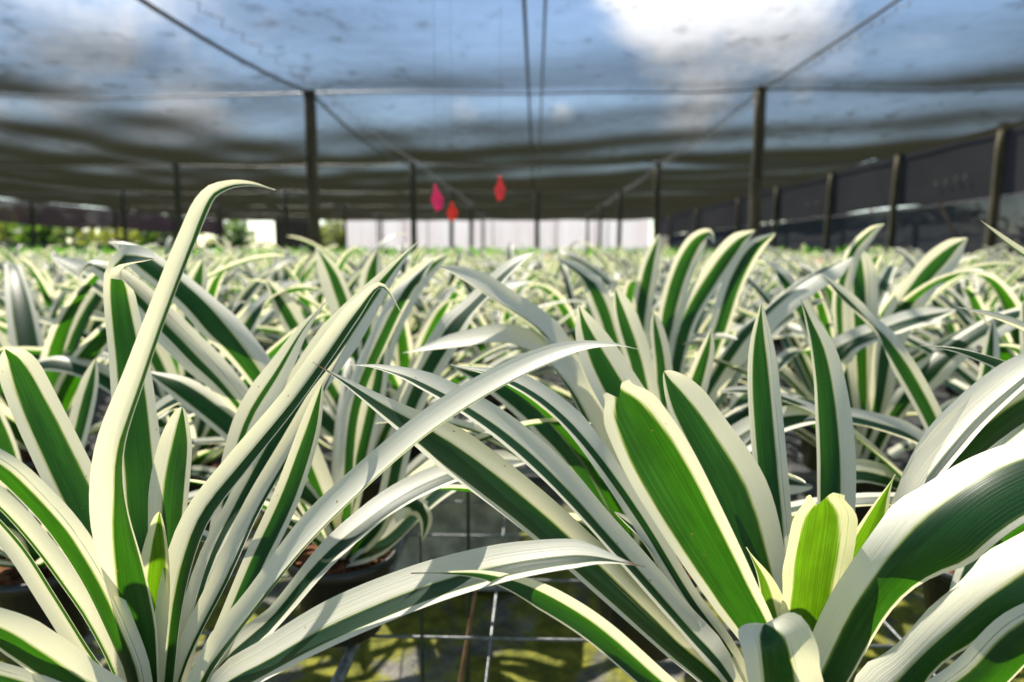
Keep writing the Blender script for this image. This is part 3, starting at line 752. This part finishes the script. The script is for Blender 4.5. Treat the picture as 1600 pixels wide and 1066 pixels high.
# concrete blocks under the rails: hollow blocks with two cells
def cblock(x, y, rz, label):
    o = empty('concrete_block', (x, y, 0), label, 'block', 'mossy blocks under the bench', rz)
    mb = MB(); L, W, H = .39, .19, .155
    for sx in (-1, 0, 1): mb.box((sx * (L / 2 - .018), 0, H / 2), (.036, W - .072, H))
    for sy in (-1, 1): mb.box((0, sy * (W / 2 - .018), H / 2), (L, .036, H))
    mb.build('lower_block', M['block'], o, False)
    mb2 = MB(); mb2.v = [(vx, vy, vz + H + .002) for vx, vy, vz in mb.v]; mb2.f = mb.f; mb2.uv = mb.uv; mb2.a = mb.a; mb2.b = mb.b
    mb2.build('upper_block', M['block'], o, False)
    return o
cblock(-.237, 1.72, 0, 'mossy concrete block pair propping the thick bench rail')
cblock(2.4, 1.72, 0, 'mossy concrete block pair under the bench rail at the side wall end')
cblock(-3.0, 1.72, 0, 'mossy concrete block pair under the bench rail farthest from the side wall')

# weeds growing up through the mesh
def stem(pts, r, mat, name, label):
    mb = MB(); mb.tube(pts, r, 6); return tag(mb.build(name, mat), label, 'stem')
def stem_px(top, bot, d, r, mat, name, label):
    a, b = pix(*top, d), pix(*bot, d + .02)
    k = (0.0 - a.z) / (b.z - a.z); foot = a + (b - a) * k
    m = a.lerp(foot, .5) + Vector((.004, 0, 0))
    stem([foot, m, a], [r * 1.2, r, r * .7], mat, name, label)
stem_px((656, 836), (657, 1066), .86, .0026, M['stem_dark'], 'weed_stem', 'dark upright weed stem rising through the mesh below the bent leaf')
stem_px((731, 700), (727, 1066), .98, .0036, M['stem_dark'], 'weed_stem', 'dark weed stem beside the dry brown stalk')
stem_px((746, 905), (716, 1066), .90, .0034, M['stem_dry'], 'dry_stalk', 'dry brown stalk leaning up through the wire mesh')

# ------------------------------------------------------------------ ground
gb = MB(); rgg = random.Random(2)
def hgt(x, y): return .018 * math.sin(x * 9 + 1.3 * math.sin(y * 5)) * math.sin(y * 8 + x * 3) + .012 * math.sin(x * 23 + y * 17) * math.sin(y * 21 - x * 5)
xs = [-2.0 + i * .05 for i in range(81)]; ys = [.2 + i * .05 for i in range(61)]
xs = [-400, -60, -20, -8] + xs + [8, 20, 60, 400]; ys = [-200, -20, -3] + ys + [6, 12, 40, 100, 900]
def hz(x, y): return (hgt(x, y) - .02 if abs(x) < 1.99 and .22 < y < 3.15 else -.02)
vs = [(x, y, hz(x, y)) for y in ys for x in xs]; W_ = len(xs)
gb.add(vs, [(j * W_ + i, j * W_ + i + 1, (j + 1) * W_ + i + 1, (j + 1) * W_ + i) for j in range(len(ys) - 1) for i in range(W_ - 1)])
tag(gb.build('ground', M['ground']), 'mossy grey ground under the bench', None, None, 'structure')

# ------------------------------------------------------------------ shade house
ZR = 2.35
Z1 = at_z(492, 150, ZR); D = (at_z(646, 258, ZR).y - Z1.y)
LX = [-10.5, -6.3, -2.13, 2.07]
Y1 = 6.62; DY = 5.35
ROOF_X0, ROOF_X1, ROOF_Y1 = -15.0, 5.62, 33.4
YC = [Y1 + k * DY for k in range(-2, 6)]                     # cross cables
YC[-1] = ROOF_Y1
def sag(x, y):
    for a, b in zip(YC, YC[1:]):
        if a <= y <= b:
            t = (y - a) / (b - a); s = 4 * t * (1 - t); s1 = s ** .8 * .06 if t < .999 else 0; break
    else: s1 = 0
    ls = [ROOF_X0] + LX + [ROOF_X1]; s2 = 0
    for a, b in zip(ls, ls[1:]):
        if a <= x <= b:
            t = (x - a) / (b - a); s2 = 4 * t * (1 - t) * .035; break
    return s1 * (.75 + .25 * math.sin(x * .9 + y)) + s2 + .02 * math.sin(x * 2.3 + y * 1.1) * math.sin(y * 1.9 - x)
rb = MB()
xs = []; ls = [ROOF_X0] + LX + [ROOF_X1]
for a, b in zip(ls, ls[1:]): xs += [a + (b - a) * i / 16 for i in range(16)]
xs.append(ROOF_X1)
ys = []
for a, b in zip(YC, YC[1:]): ys += [a + (b - a) * i / 18 for i in range(18)]
ys.append(YC[-1])
W_ = len(xs)
rb.add([(x, y, ZR - sag(x, y)) for y in ys for x in xs], [(j * W_ + i, j * W_ + i + 1, (j + 1) * W_ + i + 1, (j + 1) * W_ + i) for j in range(len(ys) - 1) for i in range(W_ - 1)])
tag(rb.build('shade_cloth_roof', M['roof']), 'dark knitted shade cloth roof sagging between cables, mildew spotted, sky showing through', 'roof')

def cable(name, pts, r, label, mat=None, group='roof cables'):
    mb = MB(); mb.tube(pts, r, 6); return tag(mb.build(name, mat or M['cable']), label, 'cable', group)
def span(x, drop, y0=YC[0], y1=ROOF_Y1, dz=-.02, dx=0):
    out = []
    for a, b in zip(YC, YC[1:]):
        for i in range(10):
            t = i / 10; out.append((x + dx, a + (b - a) * t, ZR + dz - drop * 4 * t * (1 - t)))
    out.append((x + dx, YC[-1], ZR + dz)); return out
cable('roof_cable', span(LX[2], .14), .014, 'thick dark sagging cable running to the thick post nearest the hooked leaf')
cable('roof_cable', span(LX[3], .05), .011, 'thin dark cable beside the laced roof seam meeting the thick olive post')
cable('roof_cable', span(LX[1], .10), .010, 'dark cable along the row of posts beyond the hooked leaf')
cable('roof_cable', span(LX[0], .10), .010, 'dark cable along the outermost row of posts by the plum side cloth')
cable('roof_cable', span(-.075, .05, dz=-.03), .012, 'dark cable running down the middle of the roof to the thin olive post')
cable('roof_cable', span(.045, .10, dz=-.03, dx=0), .008, 'thinner dark cable hanging beside the middle roof cable')
EDGE_N = 'roof edge cable'
cable('roof_cable', [(ROOF_X1, yy, ZR - .005) for yy in (YC[0], 2, 8, 20, ROOF_Y1)], .012, 'pale edged cable along the roof hem above the dark side wall')
def seam(x, label):
    mb = MB(); pts = []; y_ = YC[0]; k = 0
    while y_ < 22:
        t = [(y_ - a) / (b - a) for a, b in zip(YC, YC[1:]) if a <= y_ <= b][0]
        z = ZR - .025 - .06 * 4 * t * (1 - t)
        pts.append((x + (.026 if k % 2 else -.026), y_, z + (.012 if k % 4 < 2 else -.012))); y_ += .075; k += 1
    mb.tube(pts, .003, 4)
    return tag(mb.build('laced_seam', M['rope']), label, 'rope', 'laced rope seams joining roof cloths')
seam(LX[2] + .16, 'pale rope lacing zigzagging beside the thick sagging cable')
seam(LX[3] + .06, 'pale rope lacing zigzagging above the thick olive post')
for i, Yc in enumerate(YC[1:-1]):
    mb = MB(); mb.tube([(ROOF_X0 + j * (ROOF_X1 - ROOF_X0) / 40, Yc, ZR - .01 - sag(ROOF_X0 + j * (ROOF_X1 - ROOF_X0) / 40, Yc)) for j in range(41)], .008, 6)
    lb = ['dark cross cable passing overhead in front of the first posts', 'dark cross cable on the two nearest thick posts', 'dark cross cable on the second pair of line posts', 'dark cross cable on the thin olive post',
          'dark cross cable on the fourth pair of line posts', 'dark cross cable on the last pair of line posts'][min(i, 5)]
    tag(mb.build('cross_cable', M['cable']), lb, 'cable', 'cross cables under the roof cloth')
# posts
def post(x, y, r, label, top=ZR - .01, lean=0.0):
    t = empty('wooden_post', (x, y, 0), label, 'post', 'wooden posts of the shade house')
    mb = MB(); rgp = random.Random(int(x * 100) + int(y * 10)); n = 9; pts, rr = [], []
    for i in range(n):
        q = i / (n - 1); pts.append((lean * q * .06 + rgp.uniform(-.006, .006), rgp.uniform(-.006, .006), -.05 + q * (top + .05)))
        rr.append(r * (1.06 - .1 * q) * rgp.uniform(.97, 1.03))
    mb.tube(pts, rr, 14); mb.build('pole', M['wood'], t)
    cp = MB(); cp.tube([(lean * .06, 0, top - .02), (lean * .06, 0, top + .012)], [r * 1.12, r * 1.05], 14); cp.build('cap', M['cable'], t)
    return t
LN = ['outermost line by the plum side cloth', 'line beyond the hooked leaf', 'line of the thick post by the hooked leaf', 'line of the thick olive post']
for j, X in enumerate(LX):
    for k in range(0, 5):
        Y = Y1 + k * DY
        if k == 0 and j == 2: lb = 'thick dark wooden post standing near the hooked leaf tip'
        elif k == 0 and j == 3: lb = 'thick olive brown wooden post lit along one edge, before the side wall'
        elif k == 0: lb = f'nearest wooden post of the {LN[j]}'
        else: lb = f'{("", "second", "third", "fourth", "last")[k]} wooden post back along the {LN[j]}'
        if k == 0 and j < 2: continue                      # outside the frame
        post(X + random.uniform(-.03, .03), Y, (.055 if j > 1 else .052), lb)
post(.02, 17.3, .06, 'thin olive post under the middle roof cable, before the white wall')
for i, (px, py) in enumerate(((1571, 196), (1405, 240), (1307, 268), (1235, 291))):
    p = at_z(px, py, ZR); post(5.56, p.y, .056, ('nearest brown post of the dark side wall', 'second brown post along the dark side wall', 'third brown post along the dark side wall', 'fourth brown post along the dark side wall')[i], ZR + .02, 1.0)
for i, Y in enumerate((19.3, 24.2, 29.0)): post(5.56, Y, .055, ('fifth', 'sixth', 'last')[i] + ' small post far along the dark side wall')
for i, Y in enumerate((16, 20, 24, 28, 32)): post(-14.9, Y, .055, ('nearest', 'second', 'third', 'fourth', 'last')[i] + ' post of the open side under the plum cloth')

# side walls
def drape(name, label, mat, p, q, z0, z1, nx=40, amp=.05, parent=None, cat='side cloth', nz=5):
    mb = MB(); p, q = Vector(p), Vector(q); d = (q - p); nrm = Vector((-d.y, d.x, 0)).normalized(); vs = []
    z0f = z0 if callable(z0) else (lambda t: z0)
    for i in range(nx + 1):
        t = i / nx
        for k in range(nz + 1):
            w = k / nz; b = p + d * t
            off = amp * (math.sin(t * d.length * 2.1) * .6 + math.sin(t * d.length * 5.3 + 1) * .4) * (1 - w * .6)
            vs.append((b.x + nrm.x * off, b.y + nrm.y * off, z0f(t) + (z1 - z0f(t)) * w))
    n = nz + 1
    mb.add(vs, [(i * n + k, (i + 1) * n + k, (i + 1) * n + k + 1, i * n + k + 1) for i in range(nx) for k in range(nz)])
    o = mb.build(name, mat)
    return tag(o, label, cat)
RX = 5.665
drape('upper_side_cloth', 'dark grey cloth hanging from the roof hem along the side wall', M['side_upper'], (RX, 0, 0), (RX, 33, 0), lambda t: 1.52 + .03 * math.sin(t * 40), ZR + .0, 80, .012)
drape('lower_side_cloth', 'blue grey see-through cloth on the lower half of the side wall', M['side_lower'], (RX + .12, 0, 0), (RX + .12, 30, 0), .02, 1.535, 80)
cable('rail_wire', [(RX - .06, yy, 1.49 + .02 * math.sin(yy)) for yy in range(0, 33, 2)], .006, 'pale wire along the side wall where the two cloths meet', M['rope'], 'side wall wires')
# tie clips on the wall: a row of bright grommets
for i, (px, py) in enumerate(((1462, 287), (1478, 284), (1494, 279), (1508, 276), (1262, 318), (1276, 316))):
    r_ = ray(px, py); p = CP + r_ * ((RX - .05) / r_.x)
    mb = MB(); mb.lathe([(.024, -.006), (.03, 0), (.024, .006), (.018, 0), (.024, -.006)], 14)
    o = mb.build('grommet', M['rope']); o.location = p; o.rotation_euler = (0, R(90), 0)
    tag(o, ('first bright', 'second bright', 'third bright', 'fourth and highest bright', 'dim', 'second dim')[i] + ' metal ring of the row in the upper side cloth', 'ring', 'metal rings in the side cloth')
bb = MB(); a = at_y(1478, 308, 8.9); b = at_y(1545, 395, 8.6); a.x = b.x = RX - .15
bb.tube([(RX - .16, 9.7, 1.50), (RX - .3, 8.2, .2)], .022, 8)
tag(bb.build('brace', M['timber']), 'dark slanting brace leaning on the lower side cloth', 'brace')
drape('plum_side_cloth', 'dull plum cloth band hanging from the roof along the far open side', M['left_upper'], (-15.1, 6, 0), (-15.1, 33, 0), lambda t: 1.62 + .04 * math.sin(t * 30), ZR - .03, 60)
drape('low_side_cloth', 'dark grey low cloth wall below the open gap with greenery', M['left_lower'], (-15.2, 6, 0), (-15.2, 33.5, 0), .0, 1.08, 60)
# far end
def quad_wall(name, px0, px1, pyt, Y, zb, mat, label, cat, skew=0.0, nx=30, amp=.04):
    a = at_y(px0, pyt, Y); b = at_y(px1, pyt - skew, Y)
    return drape(name, label, mat, (a.x, Y, 0), (b.x, Y, 0), zb, (a.z + b.z) / 2, nx, amp, None, cat)
quad_wall('white_wall', 538, 1016, 345, 35.5, .0, M['poly'], 'bright white sheet wall closing the far end of the shade house', 'wall', 2, 60, .05)
for i, px in enumerate((590, 632, 668, 738, 770, 868, 916, 930, 948)):
    p = at_y(px, 392, 35.2); mb = MB(); mb.tube([(p.x, 35.2, 0), (p.x + .03, 35.2, ZR + .1)], .028 if i % 3 else .04, 8)
    tag(mb.build('frame_upright', M['wood']), ('thin upright nearest the pale end of the white wall', 'second upright before the white wall', 'third upright before the white wall', 'upright before the white wall behind the orange ribbon', 'upright before the white wall under the coral ribbon',
        'upright before the white wall past the thin olive post', 'first of three close uprights before the white wall', 'middle of three close uprights before the white wall', 'last of three close uprights before the white wall')[i], 'post', 'uprights before the white wall')
quad_wall('black_panel', 428, 484, 344, 34.5, .0, M['black_sheet'], 'black sheet panel between the bright gap and the yellow green bush', 'panel', 0, 10, .02)
quad_wall('dark_end_cloth', 1024, 1230, 366, 36.0, .0, M['side_upper'], 'dark low cloth beside the white wall at the far end', 'side cloth', 0, 20, .03)
quad_wall('dark_end_band', 1020, 1150, 343, 34.0, 2.0, M['side_upper'], 'dark cloth band hanging under the roof past the white wall', 'side cloth', 0, 20, .03)

# ------------------------------------------------------------------ trees and bushes beyond
def tree(name, x, y, h, r, mat, label, cat, squat=.8, n=700, trunk=True, group='trees beyond the shade house', leaf=.12):
    t = empty(name, (x, y, 0), label, cat, group); rg3 = random.Random(int(x * 31 + y * 7))
    tb = MB(); th = h - r * squat
    tb.tube([(0, 0, -.1), (.05, .02, th * .5), (-.04, .05, th), (.0, 0, th + r * squat * .5)], [h * .035, h * .028, h * .02, h * .008], 8)
    cl = [(rg3.gauss(0, r * .45), rg3.gauss(0, r * .45), th + rg3.uniform(-.7, .75) * r * squat, r * rg3.uniform(.28, .5)) for _ in range(14)]
    for c in cl[:6]: tb.tube([(0, 0, max(.1, th * .6)), (c[0] * .5, c[1] * .5, (th * .6 + c[2]) / 2 + .1), c[:3]], [h * .016, h * .01, h * .004], 5)
    tb.build('trunk', M['bark'], t)
    cb = MB()
    for i in range(n):
        c = rg3.choice(cl); d = Vector((rg3.gauss(0, 1), rg3.gauss(0, 1), rg3.gauss(0, 1))).normalized() * c[3] * rg3.uniform(.5, 1.1)
        p = Vector(c[:3]) + d; p.z = max(p.z, .05)
        u = Vector((rg3.gauss(0, 1), rg3.gauss(0, 1), rg3.gauss(0, .6))).normalized(); w = u.orthogonal().normalized(); L = leaf * rg3.uniform(.7, 1.5) * (1 + r * .15)
        cb.add([p - u * L, p + w * L * .5, p + u * L, p - w * L * .5], [(0, 1, 2, 3)], None, rg3.random())
    cb.build('crown', mat, t, False)
    return t
TL = [('leafy_bush', -22, 27, 2.6, 1.7, 'tree_b', 'pale green bush in the gap under the plum cloth, nearest one'), ('leafy_bush', -24, 33, 2.9, 1.8, 'tree_b', 'bright green bush further along the gap under the plum cloth'),
      ('leafy_bush', -21, 20, 2.4, 1.6, 'tree_a', 'dark green bush at the start of the gap under the plum cloth'), ('leafy_bush', -23.5, 41, 2.5, 1.7, 'tree_a', 'dark bush where the plum cloth meets the bright gap'),
      ('shade_tree', -21, 47, 3.0, 1.6, 'tree_a', 'small dark tree against the sky in the bright gap'), ('leafy_bush', -17, 52, 2.2, 1.5, 'tree_b', 'low grey green bush at the foot of the bright gap'),
      ('leafy_bush', -13.6, 45, 3.0, 1.7, 'tree_b', 'yellow green bush beside the thick post by the hooked leaf'), ('leafy_bush', -11.8, 45, 2.9, 1.5, 'tree_b', 'second yellow green bush next to the white wall'),
      ('shade_tree', 10.5, 44, 3.4, 1.5, 'tree_a', 'dark tree beyond the end of the white wall'), ('leafy_bush', 13.5, 50, 2.4, 1.6, 'tree_b', 'green bush in the gap past the white wall')]
for i, (x, y, h) in enumerate(((-17.6, 14, 2.3), (-17.9, 17.5, 2.6), (-17.7, 21, 2.35), (-18.0, 24.5, 2.6), (-17.8, 28, 2.3), (-18.2, 31.5, 2.7), (-18.6, 35, 2.4))):
    TL.append(('leafy_bush', x, y, h, 1.75, 'tree_a' if i % 2 else 'tree_b', ('first', 'second', 'third', 'fourth', 'fifth', 'sixth', 'seventh')[i] + ' bush of the close row just outside the low grey cloth'))
for nm, x, y, h, r, m, lb in TL: tree(nm, x, y, h, r, M[m], lb, 'bush' if nm == 'leafy_bush' else 'tree', .8, 650, leaf=.16)
for i in range(9):
    tree('dry_hedge', 8.6 + .5 * math.sin(i * 2), 6.2 + i * 2.7, 1.7 + .15 * math.sin(i * 3), 1.3, M['tree_c'], ORD[i] + ' clump of brown dry hedge seen through the lower side cloth', 'hedge', .55, 520, group='brown hedge behind the side wall', leaf=.10)

# ------------------------------------------------------------------ flagging ribbons hung on strings
def ribbon_flag(px, py, y, ln, wd, mat, label, lean):
    p = at_y(px, py, y)
    t = empty('flag_ribbon', p, label, 'ribbon', 'bright ribbons hung under the roof')
    for k, dx in ((0, 0.0), (1, .006)):
        mb = MB(); n = 14; vs, fs = [], []
        for i in range(n):
            v = i / (n - 1)
            w = wd * (.12 + .88 * min(1, v / .55) ** 1.2) * (1 if v < .6 else 1 - (v - .6) * 1.5)
            for j in (-1, 0, 1):
                vs.append((lean * v * ln + j * w / 2 + dx * v, (.006 if j == 0 else -.004) * math.sin(v * 3) + k * .004 + .004 * j, -v * ln * (1 - .1 * k) + (.10 * ln * j * max(0, v - .5) if k == 0 else -.08 * ln * j * max(0, v - .5))))
        for i in range(n - 1):
            for j in range(2):
                a = i * 3 + j; fs.append((a, a + 1, a + 4, a + 3))
        mb.add(vs, fs); o = mb.build('tail', mat, t)
        o.modifiers.new('thickness', 'SOLIDIFY').thickness = .0006
    kb = MB(); kb.lathe([(.0, .006), (.005, .004), (.006, 0), (.004, -.005), (.0, -.007)], 10); kb.build('knot', mat, t)
    sb = MB(); sb.tube([(0, 0, 0), (.003, 0, .5), (0, 0, ZR - p.z - .04)], .0005, 4); sb.build('string', M['string'], t)
ribbon_flag(680, 291, 2.3, .080, .036, M['pink'], 'bright pink ribbon, the tallest of the two hanging side by side', .12)
ribbon_flag(706, 318, 2.5, .062, .036, M['orange'], 'orange red ribbon hanging lowest of the three', .02)
ribbon_flag(781, 277, 2.4, .078, .034, M['red'], 'coral red ribbon hanging alone under the middle of the roof', .0)

# ------------------------------------------------------------------ light
SUN_AZ, SUN_EL = R(-30), R(52)          # azimuth from +Y towards +X
sd = Vector((math.sin(SUN_AZ) * math.cos(SUN_EL), math.cos(SUN_AZ) * math.cos(SUN_EL), math.sin(SUN_EL)))
L = bpy.data.lights.new('sun', 'SUN'); L.energy = 5.0; L.angle = R(.5); L.color = (1, .93, .80)
lo = bpy.data.objects.new('sun', L); COL.objects.link(lo); lo.rotation_euler = sd.to_track_quat('Z', 'Y').to_euler()
w = bpy.data.worlds.new('World'); sc.world = w; w.use_nodes = True
nt = w.node_tree; nt.nodes.clear()
wt = NT.__new__(NT); wt.t = nt; wt.out = nt.nodes.new('ShaderNodeOutputWorld')
sky = nt.nodes.new('ShaderNodeTexSky'); sky.sky_type = 'NISHITA'; sky.sun_disc = False
sky.sun_elevation = SUN_EL; sky.sun_rotation = SUN_AZ; sky.air_density = 1.0; sky.dust_density = .15; sky.ozone_density = 1.6
dirv = wt.n('TexCoord').outputs['Generated']
def blob(px, py, rad, amp):
    d = ray(px, py).normalized()
    ds = wt.n('VectorMath', _operation='DISTANCE', i0=dirv, i1=tuple(d)).outputs['Value']
    return wt.step(ds, rad, rad * .15, 0, amp)
sxyz = wt.n('SeparateXYZ', i0=dirv)
zz = wt.math('MAXIMUM', wt.math('ADD', sxyz.outputs[2], .12), .05)
pl = wt.n('CombineXYZ', i0=wt.math('DIVIDE', sxyz.outputs[0], zz), i1=wt.math('DIVIDE', sxyz.outputs[1], zz), i2=0.0).outputs[0]
nz = wt.noise(pl, 1.3, 7, .6, .2)
cum = wt.step(nz, .60, .78, 0, .6)
bl = blob(1120, -70, .24, .55)
for b in ((1000, 10, .09, .35), (1060, 40, .07, .3), (1250, 10, .16, .24), (725, 172, .04, .40), (880, 180, .03, .40), (1090, 165, .08, .3), (60, 60, .34, .36), (290, 190, .09, .3)): bl = wt.math('ADD', bl, blob(*b))
nf = wt.noise(dirv, 8.0, 9, .62, .3)
cm = wt.math('MULTIPLY', wt.step(wt.math('ADD', bl, wt.math('MULTIPLY', wt.math('SUBTRACT', nf, .5), 1.5)), .12, .75), wt.step(bl, .0, .12))
cm = wt.math('MAXIMUM', cm, wt.math('MULTIPLY', cum, .5))
cl = wt.mix(cm, sky.outputs[0], (9.0, 9.2, 9.6))
bg = wt.n('Background', Color=cl, Strength=.10)
nt.links.new(bg.outputs[0], wt.out.inputs['Surface'])

sc.view_settings.view_transform = 'Standard'; sc.view_settings.look = 'None'; sc.view_settings.gamma = 1; sc.view_settings.use_curve_mapping = False
sc.view_settings.exposure = 1.22
sc.render.engine = 'CYCLES'
sc.cycles.max_bounces = 8; sc.cycles.transparent_max_bounces = 16; sc.cycles.diffuse_bounces = 4; sc.cycles.transmission_bounces = 6
sc.cycles.use_denoising = True
sc.cycles.sample_clamp_indirect = 6
